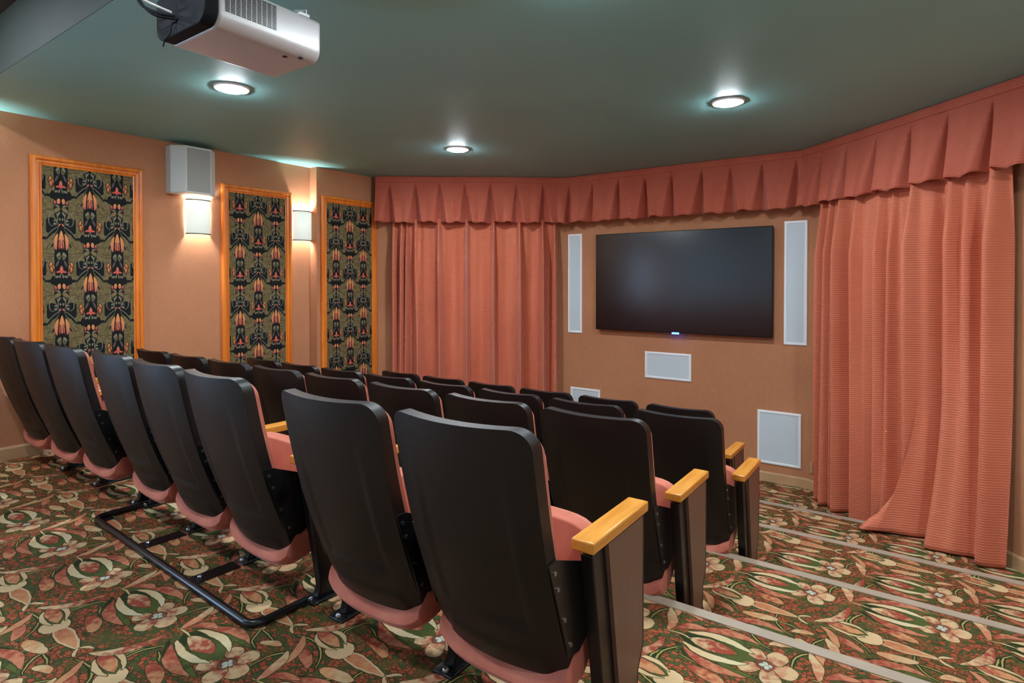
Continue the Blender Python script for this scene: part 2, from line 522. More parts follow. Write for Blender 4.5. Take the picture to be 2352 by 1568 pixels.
for i, y in enumerate(NOSE):
    m = MB(); z = -STEP * i
    m.prism([(y - .050, z - .001), (y - .050, z + .004), (y + .004, z + .005), (y + .007, z + .001), (y + .007, z - .025), (y - .001, z - .025), (y - .001, z - .001)], 0, XL + .01, XR - .01)
    struct(m.build('trim_%d' % (i + 1), M['alu'], smooth=False), ('%s grey metal nosing on the carpet step edges, counted from the camera' % ['nearest', 'second', 'third', 'farthest'][i]), 'step nosing')

def slab(name, p, q, z0, z1, th, mat=None, label=None, base=None):
    """vertical wall from p to q whose room face is the line pq, thickness to the left of p->q"""
    p = Vector((p[0], p[1])); q = Vector((q[0], q[1])); d = (q - p).normalized(); n = Vector((-d.y, d.x)) * th
    m = MB()
    pts = [tuple(p), tuple(q), tuple(q + n), tuple(p + n)]
    m.prism(pts, 2, z0, z1)
    o = struct(m.build(name, mat or M['wall'], smooth=False), label, 'wall' if label else None)
    return o
ZB = -STEP * 4 - .1
TOP = CEIL + .5
CL = (XL2, 4.985)                # where the left wall meets the splay behind the left drape
CR0 = (-3.66, YF)
CR1 = (-0.945, YF)
CE = (XR, YF + CR1[0] - XR)
m = MB()
for (a, b, c, d) in ((YB, -1.9, ZB, TOP), (-1.9, -.5, ZB, .1), (-1.9, -.5, 2.15, TOP), (-.5, 4.12, ZB, TOP)):
    m.box(XL - .15, XL, a, b, c, d)
struct(m.build('wall_left', M['wall'], smooth=False), 'tan fabric covered left wall carrying the panels and sconces', 'wall')
m = MB()
for (a, b, c, d) in ((-1.9, -1.84, .1, 2.15), (-.56, -.5, .1, 2.15), (-1.84, -.56, .1, .16), (-1.84, -.56, 2.09, 2.15), (-1.22, -1.18, .16, 2.09)):
    m.box(XL - .12, XL + .02, a, b, c, d)
struct(m.build('window_1', M['frame'], smooth=False))
dl = bpy.data.lights.new('window_daylight', 'AREA'); dl.shape = 'RECTANGLE'; dl.size = 2.0; dl.size_y = 1.35; dl.energy = DAYLIGHT; dl.color = (.38, .66, 1.0)
dlo = bpy.data.objects.new('window_daylight', dl); C.objects.link(dlo); dlo.location = (XL - .25, -1.2, 1.12); dlo.rotation_euler = (0, radians(-90), 0)
m = MB(); m.prism([(XL - .15, 4.12), (XL2, 4.12), (XL2, 5.0), (XL - .15, 5.0)], 2, ZB, CEIL + .02)
struct(m.build('wall_left_front', M['wall'], smooth=False), 'narrow projecting section of the tan left wall next to the drape', 'wall')
slab('wall_front_left', CL, CR0, ZB, CEIL + .02, .15, label='splayed tan wall behind the left coral drape')
slab('wall_front', CR0, CR1, ZB, CEIL + .02, .15, label='flat tan wall that carries the television')
slab('wall_front_right', CR1, CE, ZB, CEIL + .02, .15, label='splayed tan wall behind the right coral drape')
slab('wall_right', CE, (XR, YB), ZB, TOP, .15, M['white'])
slab('wall_rear', (XR, YB), (XL, YB), ZB, TOP, .15, M['white'])
YC = 1.16
m = MB(); m.box(XL - .16, XR + .16, YC, YF + .2, CEIL, CEIL + .45)
struct(m.build('ceiling', M['ceiling'], smooth=False), 'dark sage green painted ceiling', 'ceiling')
m = MB(); m.box(XL - .16, XR + .16, YB - .16, YC, CEIL + .36, CEIL + .45)
struct(m.build('ceiling_rear', M['ceiling_dark'], smooth=False), 'raised black ceiling over the back of the room', 'ceiling')
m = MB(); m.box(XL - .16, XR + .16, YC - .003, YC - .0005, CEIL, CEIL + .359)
struct(m.build('trim_5', M['soffit_shade'], smooth=False), 'drop face with shade put into its colour, between the two ceiling levels', 'ceiling edge')
# baseboards
def base(name, p, q, z, rid=None):
    p = Vector((p[0], p[1])); q = Vector((q[0], q[1])); d = (q - p).normalized(); n = Vector((d.y, -d.x))
    m = MB()
    k = [(0, 0), (.012, 0), (.012, .085), (.006, .10), (0, .10)]
    b = len(m.v)
    for e in (p, q):
        for o_, h in k:
            m.v.append((e.x + n.x * o_, e.y + n.y * o_, z + h))
    N = len(k)
    m.f.append(tuple(b + i for i in range(N))); m.f.append(tuple(b + N + i for i in range(N))[::-1])
    for i in range(N):
        m.f.append((b + i, b + (i + 1) % N, b + N + (i + 1) % N, b + N + i))
    return struct(m.build(name, M['beige'], smooth=False))
base('baseboard_left', (XL, YB), (XL, NOSE[0]), 0)
base('baseboard_front', CR0, CR1, -STEP * 4)
r_ = CR1[0] + YF
base('baseboard_front_right', CR1, (r_ - NOSE[3], NOSE[3]), -STEP * 4)
base('baseboard_right', (r_ - NOSE[3], NOSE[3]), (r_ - NOSE[2], NOSE[2]), -STEP * 3)
base('baseboard_far_right', (r_ - NOSE[2], NOSE[2]), (r_ - NOSE[1], NOSE[1]), -STEP * 2)

# ------------------------------------------------------------------ framed tapestry panels
def panel(name, label, x, y0, y1, z0, z1):
    t = thing('framed_tapestry_panel', (x + .003, (y0 + y1) / 2, z0), label, 'wall panel', 'tall framed tapestry panels')
    W = y1 - y0; H = z1 - z0; fw = .075
    prof = [(0, 0), (0, .026), (.010, .036), (.024, .038), (.030, .036), (.034, .024), (.040, .022), (.056, .020), (.060, .012), (.068, .018), (fw, .016), (fw, 0)]
    m = MB(); n = len(prof)
    cor = [(-W / 2, 0, 1, 1), (W / 2, 0, -1, 1), (W / 2, H, -1, -1), (-W / 2, H, 1, -1)]
    for cy, cz, sy, sz in cor:
        for a, h in prof:
            m.v.append((h, cy + sy * a, cz + sz * a))
    for i in range(4):
        j = (i + 1) % 4
        for k in range(n):
            l = (k + 1) % n
            m.f.append((i * n + k, i * n + l, j * n + l, j * n + k))
    m.build('moulding', M['frame'], t, smooth=False)
    m = MB(); m.box(0.001, .014, -W / 2 + fw - .004, W / 2 - fw + .004, fw - .004, H - fw + .004)
    R = 0.682
    m.build('tapestry', M['tapestry'], t, smooth=False, uvf=lambda co, p: ((co.y + .20) / R + .293 * 20, -(co.z - H) / R - .12 + .30))
    return t
panel('p', 'nearest tall tulip tapestry panel in an orange wood frame, left of the white speaker', XL, 1.575, 2.375, .44, 2.345)
panel('p', 'middle tall tulip tapestry panel in an orange wood frame, between the two sconces', XL, 3.09, 3.868, .30, 2.325)
panel('p', 'farthest tulip tapestry panel in an orange wood frame, beside the left drape', XL2, 4.165, 4.975, .10, 2.33)

# ------------------------------------------------------------------ wall sconces
def sconce(label, x, y, z, rz=0):
    t = thing('wall_sconce', (x + .002, y, z), label, 'wall lamp', 'half-round wall sconces', rz)
    R, D, H = .112, .085, .325
    N = 20
    arc = [(D * sin(pi * i / N), -R * cos(pi * i / N)) for i in range(N + 1)]
    m = MB()
    for h in (0, H):
        for a, b in arc: m.v.append((a + .004, b, h))
    for i in range(N): m.f.append((i, i + 1, N + 2 + i, N + 1 + i))
    m.build('shade', M['shade'], t, solid=.003)
    for h in (-.002, H - .006):
        m = MB(); k = 0
        for q in (1.0, 1.04):
            for zz in (h, h + .010):
                for a, b in arc: m.v.append((a * q + .004, b * q, zz))
        n = N + 1
        for i in range(N):
            m.f += [(k + i, k + i + 1, k + n + i + 1, k + n + i), (k + 2 * n + i, k + 2 * n + i + 1, k + 3 * n + i + 1, k + 3 * n + i),
                    (k + i, k + i + 1, k + 2 * n + i + 1, k + 2 * n + i), (k + n + i, k + n + i + 1, k + 3 * n + i + 1, k + 3 * n + i)]
        m.build('metal_band', M['bronze'], t)
    m = MB(); m.box(0, .006, -.05, .05, .05, H - .05); m.build('back_plate', M['bronze'], t, smooth=False)
    m = MB(); m.lathe([(.008, .07), (.012, .10), (.012, .12), (.006, .125)], .045, 0, 12); m.build('lamp_holder', M['bronze'], t)
    l = bpy.data.lights.new('sconce_bulb', 'POINT'); l.energy = LAMP_SCONCE; l.color = (0.92, 0.98, 1.0); l.shadow_soft_size = .045
    lo = bpy.data.objects.new('sconce_bulb', l); C.objects.link(lo); lo.parent = t; lo.location = (.045, 0, H * .62)
sconce('left wall sconce with pleated white shade directly under the white speaker', XL, 2.865, 1.805)
sconce('right wall sconce with white shade between the middle and far panels', XL, 4.005, 1.81)
sconce('wall sconce just outside the left edge of the view', XL, 1.05, 1.81)

sconce('wall sconce on the right splay outside the view', 1.12, YF + CR1[0] - 1.12 - .01, 1.81, radians(-135))

# ------------------------------------------------------------------ surround speaker on the left wall
t = thing('surround_speaker', (XL, 2.78, 2.165), 'white wedge-sided surround speaker with grey front, high on the left wall', 'speaker')
m = MB(); pr = [(0.001, -.205), (.10, -.205), (.20, -.115), (.20, .115), (.10, .205), (.001, .205)]
m.prism(pr, 2, 0, .43); m.build('speaker_cabinet', M['offwhite'], t, bevel=.006, smooth=False)
m = MB(); m.box(.199, .206, -.105, .105, .02, .41); m.build('speaker_cloth', M['grille_grey'], t, bevel=.003, smooth=False)

# ------------------------------------------------------------------ in-wall speakers on the screen wall
def grille(label, x0, x1, z0, z1):
    t = thing('wall_speaker', ((x0 + x1) / 2, YF, z0), label, 'in-wall speaker', 'white in-wall speakers on the screen wall')
    W = x1 - x0; H = z1 - z0; f = .026
    m = MB()
    prof = [(0, 0), (0, -.010), (.006, -.014), (f - .004, -.014), (f, -.010), (f, 0)]
    n = len(prof)
    for cx, cz, sx, sz in ((-W / 2, 0, 1, 1), (W / 2, 0, -1, 1), (W / 2, H, -1, -1), (-W / 2, H, 1, -1)):
        for a, h in prof: m.v.append((cx + sx * a, h, cz + sz * a))
    for i in range(4):
        j = (i + 1) % 4
        for k in range(n):
            l = (k + 1) % n
            m.f.append((i * n + k, i * n + l, j * n + l, j * n + k))
    m.build('speaker_frame', M['white'], t, smooth=False)
    m = MB(); m.box(-W / 2 + f - .002, W / 2 - f + .002, -.008, -.001, f - .002, H - f + .002); m.build('speaker_grille', M['grille'], t, smooth=False)
grille('tall narrow white wall speaker left of the television', -3.685, -3.485, .72, 1.95)
grille('tall narrow white wall speaker right of the television', -1.178, -.966, .72, 1.965)
grille('wide white wall speaker centred under the television', -2.66, -2.12, .248, .552)
grille('low white wall speaker left of centre, half hidden behind the seat backs', -3.645, -3.235, -.51, .04)
grille('low white square-ish wall speaker near the floor at the right', -1.426, -1.013, -.515, .032)
t = thing('wall_outlet', (-.912, YF - .035, -.53), 'small cream outlet plate low on the wall by the right drape', 'outlet', rz=radians(-45))
m = MB(); m.box(-.022, .022, -.012, -.001, 0, .11); m.build('outlet_plate', M['beige'], t, bevel=.003)
m = MB(); m.box(-.010, .010, -.015, -.011, .03, .08); m.build('outlet_insert', M['beige'], t, bevel=.002)

# ------------------------------------------------------------------ television
t = thing('television', (-2.263, YF, .785), 'large black flat television mounted on the tan screen wall', 'television')
m = MB(); m.box(-.995, .995, -.080, -.050, 0, 1.137); m.build('tv_housing', M['bezel'], t, bevel=.004)
m = MB(); m.box(-.985, .985, -.083, -.079, .014, 1.128); m.build('tv_screen', M['screen'], t, smooth=False)
m = MB(); m.box(-.45, .45, -.050, -.001, .28, .86); m.build('wall_mount', M['steel'], t, smooth=False)
m = MB(); m.box(-.05, .03, -.090, -.080, -.010, .008); m.build('power_light', M['led'], t, bevel=.003)

# ------------------------------------------------------------------ valance and drapes
def path_sample(P, offs=0):
    """polyline -> function s -> (point, inward normal)"""
    segs = []; s = 0
    for a, b in zip(P[:-1], P[1:]):
        a = Vector(a); b = Vector(b); L = (b - a).length; d = (b - a) / L
        segs.append((s, L, a, d, Vector((d.y, -d.x)))); s += L
    def f(x):
        x = max(0, min(s - 1e-6, x))
        for s0, L, a, d, n in segs:
            if x <= s0 + L:
                # blend the normals near the corners
                nn = n.copy()
                for t0, L2, a2, d2, n2 in segs:
                    if n2 is n: continue
                    if abs(t0 - (s0 + L)) < 1e-6: k = max(0, 1 - (s0 + L - x) / .08) * .5
                    elif abs(t0 + L2 - s0) < 1e-6: k = max(0, 1 - (x - s0) / .08) * .5
                    else: k = 0
                    nn = nn * (1 - k) + n2 * k
                return a + d * (x - s0), nn.normalized()
        return segs[-1][2], segs[-1][4]
    return f, s
def off_line(P, o):
    """offset polyline inward with mitres"""
    Q = []
    for i, p in enumerate(P):
        ns = []
        if i > 0: d = (Vector(p) - Vector(P[i - 1])).normalized(); ns.append(Vector((d.y, -d.x)))
        if i < len(P) - 1: d = (Vector(P[i + 1]) - Vector(p)).normalized(); ns.append(Vector((d.y, -d.x)))
        n = sum(ns, Vector((0, 0))).normalized()
        Q.append(Vector(p) + n * (o / n.dot(ns[0])))
    return Q
VP = off_line([(XL2 + .02, 4.99), CR0, CR1, (CE[0] - .2, CE[1] + .2)], .13)
vf, vL = path_sample(VP)
HV = .56
m = MB()
ns_, nt = 1500, 22
slits = []
x = .17
rv = random.Random(3)
while x < vL - .1:
    slits.append((x, rv.uniform(.8, 1.2), rv.uniform(-.02, .02))); x += .315 + rv.uniform(-.02, .02)
def vdisp(s, t):
    """outward displacement of the valance cloth"""
    u = max(0, (t - .13) / .87)
    best = min(slits, key=lambda q: abs(s - q[0]))
    d = s - best[0] - best[2] * u
    hw = .010 + .085 * u ** 1.1
    k = max(0, 1 - abs(d) / hw)
    fl_ = .026 * sin(pi * min(1, abs(d) / .158)) * u
    side = .012 * (1 if d > 0 else -1) * exp(-(abs(d) - hw) ** 2 / .0008) * u
    return .075 * u ** 1.3 + fl_ + side - (.030 + .085 * u ** .8) * best[1] * (k * k * (3 - 2 * k)) * min(1, u * 5)
for j in range(nt + 1):
    t = j / nt
    for i in range(ns_ + 1):
        s = vL * i / ns_
        p, n = vf(s)
        q = p + n * vdisp(s, t)
        m.v.append((q.x, q.y, CEIL - .004 - HV * t + (.008 * sin(s * 40) + .006 * sin(s * 13)) * t))
for j in range(nt):
    for i in range(ns_):
        a = j * (ns_ + 1) + i
        m.f.append((a, a + 1, a + ns_ + 2, a + ns_ + 1))
val = m.build('pleated_valance', M['valance'], solid=.004)
tag(val, 'coral box-pleated valance running under the ceiling above screen and drapes', 'valance')
# the stitched heading band is a part of the valance
m = MB()
for j, (o_, zz) in enumerate(((.004, 0), (.007, -.006), (.007, -.064), (.003, -.070))):
    for i in range(401):
        p, n = vf(vL * i / 400); q = p + n * (o_ + .002)
        m.v.append((q.x, q.y, CEIL - .003 + zz))
for j in range(3):
    for i in range(400):
        a = j * 401 + i; m.f.append((a, a + 1, a + 402, a + 401))
m.build('heading_band', M['valance'], val, solid=.002)

def drape(label, P, ridges, ztop, zbot, extra=None, n_s=700, n_t=60, amp=2.2):
    f, L = path_sample(P)
    m = MB()
    def disp(s, t):
        r = 0
        for (c, wd, a, dr) in ridges:
            cc = c + dr * t
            k = (s - cc) / (wd * (.8 + .45 * t))
            if abs(k) < 3: r += amp * a * exp(-abs(k) ** 2.4)
        return r + .010 * sin(s * 9 + 1.3) * t + .004 * sin(s * 31 + 4 * t)
    for j in range(n_t + 1):
        t = j / n_t
        for i in range(n_s + 1):
            s = L * i / n_s
            ss = s
            p, n = f(ss)
            q = p + n * disp(s, t) * min(1, .45 + t * 3)
            z = ztop + (zbot(s) - ztop) * t
            v = Vector((q.x, q.y, z))
            if extra: v = extra(s, t, v, n)
            m.v.append(tuple(v))
    for j in range(n_t):
        for i in range(n_s):
            a = j * (n_s + 1) + i
            m.f.append((a, a + 1, a + n_s + 2, a + n_s + 1))
    o = m.build('curtain', M['curtain'], solid=.004)
    return tag(o, label, 'curtain', 'floor-length coral drapes')
# left drape hangs in front of the left splay
LP = off_line([CL, CR0], .06)
d_ = (LP[1] - LP[0]).normalized(); Lt = (LP[1] - LP[0]).length
LPd = [LP[0] + d_ * .22, LP[1] - d_ * .17]
Ld = (LPd[1] - LPd[0]).length
rid = []
for c, wd, a in ((.02, .035, .05), (.12, .03, .06), (.19, .02, .045), (.30, .035, .05), (.36, .03, .03), (.60, .035, .065), (.65, .05, .02), (.97, .026, .060), (1.32, .026, .062), (1.66, .026, .064), (1.96, .028, .060), (2.12, .03, .03)):
    rid.append((c * Ld / 2.16, wd, a, rv.uniform(-.02, .03)))
for c in (.08, .24, .46, .80, 1.15, 1.5, 1.83, 2.05):
    rid.append((c * Ld / 2.16, .06, -.012, rv.uniform(-.03, .03)))
drape('wide coral drape hanging on the splay left of the television', LPd, rid, 2.12, lambda s: -STEP * 4 + .012, amp=2.9)
# right drape
RP = off_line([CR1, CE], .08)
dr_ = (RP[1] - RP[0]).normalized()
def sR(X):
    return (X - RP[0].x) / dr_.x
s0, s1 = sR(-.775), sR(.435)
RPd = [RP[0] + dr_ * s0, RP[0] + dr_ * s1]
LR = s1 - s0
def uX(u):   # where the drape plane is met on the photograph's column u
    a = (u - 1176) / 1350; r = (a * .8171 - .5764) / (.8171 + a * .5764); return sR(5.40 * r / (1 + r)) - s0
rid = [(0.015, .03, .05, -.03), (.135, .024, .055, -.03), (.20, .016, .04, -.015), (.275, .028, .065, .0), (.47, .035, .055, .02), (.56, .04, .02, .0), (.73, .035, .05, .03),
       (.86, .03, .035, -.02), (1.08, .04, .06, .03), (1.13, .06, .02, .02), (1.40, .05, .05, .04), (1.52, .04, .03, .03), (1.72, .05, .05, .0), (1.79, .03, -.02, .0),
       (.34, .03, -.02, .0), (.64, .03, -.012, .02), (.96, .03, -.012, .0), (1.25, .045, -.04, .05), (1.60, .035, -.012, .0)]
rid = [(c * LR / 1.8, wd, a, d) for c, wd, a, d in rid]
zT4, zT5 = -STEP * 3 + .012, -STEP * 4 + .012
XB = -.16
def zb(s):
    return zT5 if s < sR(XB) - s0 else zT4 - .0
pr = (s1 - s0)
def ext(s, t, v, n):
    X = RPd[0].x + dr_.x * s
    tab = [(-1, 0, 0), (-.17, 0, 0), (-.13, .16, -.01), (-.08, .36, -.05), (-.02, .32, -.02), (.05, .22, 0), (.12, .18, 0), (.22, .12, 0), (.35, .03, 0), (1, .02, 0)]
    for a, b in zip(tab[:-1], tab[1:]):
        if a[0] <= X <= b[0]:
            k = (X - a[0]) / (b[0] - a[0]); o = a[1] + (b[1] - a[1]) * k; l = a[2] + (b[2] - a[2]) * k; break
    w_ = max(0, (t - (.84 if X < .0 else .6)) / (.16 if X < .0 else .40)) ** 1.6
    w3 = max(0, (t - .86) / .14) ** 1.6
    r = Vector((v.x + n.x * o * w_ + l * w3, v.y + n.y * o * w_, v.z))
    if X > -.17:
        # keep the cloth lying on the step tread where it reaches the floor
        r.z = max(r.z, zT4)
        if -.12 < X < .06 and t > .97: r.z += .02 * sin((X + .12) * pi / .18)
    return r
drape('coral drape on the right splay, its hem trailing over the step', RPd, rid, 2.12, zb, ext, n_s=800, n_t=80)

# ------------------------------------------------------------------ ceiling lights
def downlight(x, y, z, label, group='round ceiling lights', lens='lens'):
    t = thing('ceiling_light', (x, y, z), label, 'ceiling light', group)
    m = MB()
    k = 0
    n = 40
    for r, h in ((.112, 0), (.110, -.006), (.104, -.010), (.092, -.008), (.092, 0)):
        for j in range(n): m.v.append((r * cos(2 * pi * j / n), r * sin(2 * pi * j / n), h))
    for i in range(4):
        for j in range(n): m.f.append((i * n + j, i * n + (j + 1) % n, (i + 1) * n + (j + 1) % n, (i + 1) * n + j))
    m.build('trim_ring', M['white'], t)
    m = MB(); m.lathe([(.090, -.002), (.088, -.012), (.075, -.018), (.045, -.022), (.01, -.023)], 0, 0, 36)
    m.build('light_lens', M[lens], t)
    return t
downlight(-3.78, 2.13, CEIL, 'round ceiling light beneath the projector')
downlight(-1.17, 4.34, CEIL, 'round ceiling light nearest the right drape')
downlight(-3.72, 4.36, CEIL, 'small-looking far round ceiling light in front of the left drape')
downlight(-1.17, 2.13, CEIL, 'round ceiling light just above the top edge of the view')
downlight(1.05, 2.9, CEIL, 'round ceiling light beyond the right edge of the view')
for x, nm in ((-4.6, 'left'), (-2.2, 'middle'), (.6, 'right')):  # unseen fill lamps added to brighten the rear carpet
    downlight(x, .35, CEIL + .36, '%s added unseen round light in the raised black rear ceiling' % nm, lens='lens_fill')

# ------------------------------------------------------------------ projector
t = thing('ceiling_projector', (-2.335, 1.36, 2.30), 'silver ceiling projector with a vented side and black rear', 'projector')
Wp, Lp, Hp = .38, .50, .175
def rbox(m, x0, x1, y0, y1, z0, z1, r, ny=1):
    """box whose section in x,z has rounded lower corners"""
    pts = []
    for cx, cz, a0 in ((x0 + r, z0 + r, 180), (x1 - r, z0 + r, 270)):
        for i in range(9):
            a = radians(a0 + i * 90 / 8); pts.append((cx + r * cos(a), cz + r * sin(a)))
    for cx, cz, a0 in ((x1 - .02, z1 - .02, 0), (x0 + .02, z1 - .02, 90)):
        for i in range(5):
            a = radians(a0 + i * 90 / 4); pts.append((cx + .02 * cos(a), cz + .02 * sin(a)))
    m.prism(pts, 1, y0, y1)
m = MB(); rbox(m, -Wp / 2, Wp / 2, -Lp / 2 + .05, Lp / 2, 0, Hp, .055); m.build('projector_body', M['silver'], t, bevel=.012, seg=3)
m = MB(); rbox(m, -Wp / 2 + .003, Wp / 2 - .003, -Lp / 2, -Lp / 2 + .052, .003, Hp - .003, .055); m.build('rear_housing', M['dark_plastic'], t, bevel=.004)
m = MB()
m.box(-.15, -.02, -Lp / 2 - .002, -Lp / 2 + .004, .045, .12); m.build('connector_bay', M['dark_plastic'], t, bevel=.002)
# vent on the side that faces the aisle
m = MB()
for i in range(10):
    for j in range(16):
        y = -Lp / 2 + .075 + i * .0215; z = .062 + j * .0062
        m.box(Wp / 2 - .001, Wp / 2 + .0015, y, y + .0175, z, z + .0036)
m.build('side_vent', M['steel'], t, smooth=False)
m = MB(); m.prism([(.02 * cos(a * pi / 12) - .09, .02 * sin(a * pi / 12) + .05) for a in range(24)], 1, Lp / 2 - .01, Lp / 2 + .02)
m.build('projection_lens', M['dark_plastic'], t)
for (x, y) in ((.12, .12), (.16, .17)):
    m = MB(); m.lathe([(.010, .001), (.010, -.003), (.006, -.004)], x, y, 14); m.build('foot_recess', M['steel'], t)
m = MB(); m.box(-.03, .03, .02, .10, Hp - .002, Hp + .02); m.box(-.13, .13, -.06, .15, Hp + .015, Hp + .021); m.tube([(0, .06, Hp + .02), (0, .06, CEIL - 2.30 - .005)], .022, 14)
m.box(-.10, .10, -.04, .16, CEIL - 2.30 - .012, CEIL - 2.30 - .001)
m.build('ceiling_bracket', M['white'], t, bevel=.002)
m = MB(); m.box(.06, .18, .155, .20, Hp, Hp + .012); m.tube([(.17, .19, Hp), (.17, .19, Hp + .03), (.12, .17, Hp + .035)], .004, 8); m.build('mount_arm', M['white'], t)
def spline(pts, n=10):
    P = [Vector(p) for p in pts]; P = [P[0] * 2 - P[1]] + P + [P[-1] * 2 - P[-2]]; out = []
    for i in range(1, len(P) - 2):
        for k in range(n):
            u = k / n; a, b, c, d = P[i - 1:i + 3]
            out.append(.5 * ((2 * b) + (c - a) * u + (2 * a - 5 * b + 4 * c - d) * u * u + (3 * b - a - 3 * c + d) * u ** 3))
    out.append(P[-2]); return out
yr = 1.37 - Lp / 2
def cable(name, pts, r, mat, label):
    m = MB(); m.tube(spline(pts), r, 8); o = m.build(name, mat)
    return tag(o, label, 'cable')
cable('projector_cable', [(-2.44, 1.03, CEIL + .357), (-2.45, 1.03, CEIL + .10), (-2.50, 1.02, 2.52), (-2.47, 1.03, 2.42), (-2.40, 1.06, 2.375), (-2.36, yr + .002, 2.37)], .006, M['cable_black'], 'black cable looping down into the rear of the projector')
cable('projector_cable', [(-2.42, 1.03, CEIL + .357), (-2.43, 1.03, CEIL + .10), (-2.485, 1.00, 2.54), (-2.455, 1.01, 2.44), (-2.39, 1.04, 2.36), (-2.34, yr + .002, 2.355)], .005, M['cable_black'], 'second thinner black cable beside the loop behind the projector')
cable('projector_cable', [(-2.60, 1.03, CEIL + .357), (-2.62, 1.03, CEIL + .1), (-2.66, 1.03, 2.58), (-2.58, 1.03, 2.50), (-2.46, 1.05, 2.43), (-2.38, yr + .002, 2.385)], .005, M['cable_grey'], 'pale grey cable swinging out left behind the projector')
cable('projector_cable', [(-2.37, yr + .004, 2.36), (-2.35, 1.09, 2.33), (-2.352, 1.085, 2.295), (-2.372, 1.075, 2.27), (-2.378, 1.07, 2.245)], .0025, M['cable_black'], 'short loose wire end dangling below the projector')

# ------------------------------------------------------------------ theatre seats
PITCHX = .572
ZB_, ZT_ = .210, .970
def shell_halfwidth(t):
    W = .240 + .010 * t ** .8
    h = (ZT_ - ZB_)
    rt, rb = .060, .062
    z = t * h
    if z > h - rt: k = z - (h - rt); W -= rt - sqrt(max(0, rt * rt - k * k))
    if z < rb: k = rb - z; W -= rb - sqrt(max(0, rb * rb - k * k))
    return W
def t_rows(n=34):
    out = []
    for i in range(8): out.append((1 - cos(pi / 2 * i / 8)) * .106)
    for i in range(n + 1): out.append(.106 + (.915 - .106) * i / n)
    for i in range(1, 9): out.append(.915 + .085 * sin(pi / 2 * i / 8))
    return out
def y_back(x, t):
    return .122 - .209 * t + .030 * (1 - t) ** 3 - .018 * sin(pi * t) + .75 * x * x
def sstep(a, b, x):
    k = max(0, min(1, (x - a) / (b - a))); return k * k * (3 - 2 * k)
def sheet(m, rows, nx, hw, yr_, yf_, zf):
    n = nx + 1
    for lay in (yr_, yf_):
        for t in rows:
            W = hw(t)
            for i in range(n):
                x = W * (2 * i / nx - 1)
                m.v.append((x, lay(x, t), zf(x, t)))
    R = len(rows); B = R * n
    for j in range(R - 1):
        for i in range(nx):
            a = j * n + i
            m.f.append((a, a + 1, a + n + 1, a + n)); m.f.append((B + a, B + a + n, B + a + n + 1, B + a + 1))
    for j in range(R - 1):
        a = j * n; m.f.append((a, a + n, B + a + n, B + a)); a += nx; m.f.append((a, B + a, B + a + n, a + n))
    for i in range(nx):
        m.f.append((i, B + i, B + i + 1, i + 1)); a = (R - 1) * n + i; m.f.append((a, a + 1, B + a + 1, B + a))
def shell_rear(x, t):
    W = shell_halfwidth(min(.9, max(.12, t)))
    u = abs(x) / W
    # recessed middle whose lower corners read as a U-shaped line
    inn = (1 - sstep(.60, .68, u)) * sstep(.205, .225, t + .03 * u * u) * (1 - sstep(.55, .95, t))
    lip = (1 - sstep(.78, .80, u + (t - .03) * 1.4)) * (1 - sstep(.085, .092, t - .012 * u))
    return y_back(x, t) + .008 * inn - .006 * lip + .010 * sstep(.9, 1.0, u) * 0
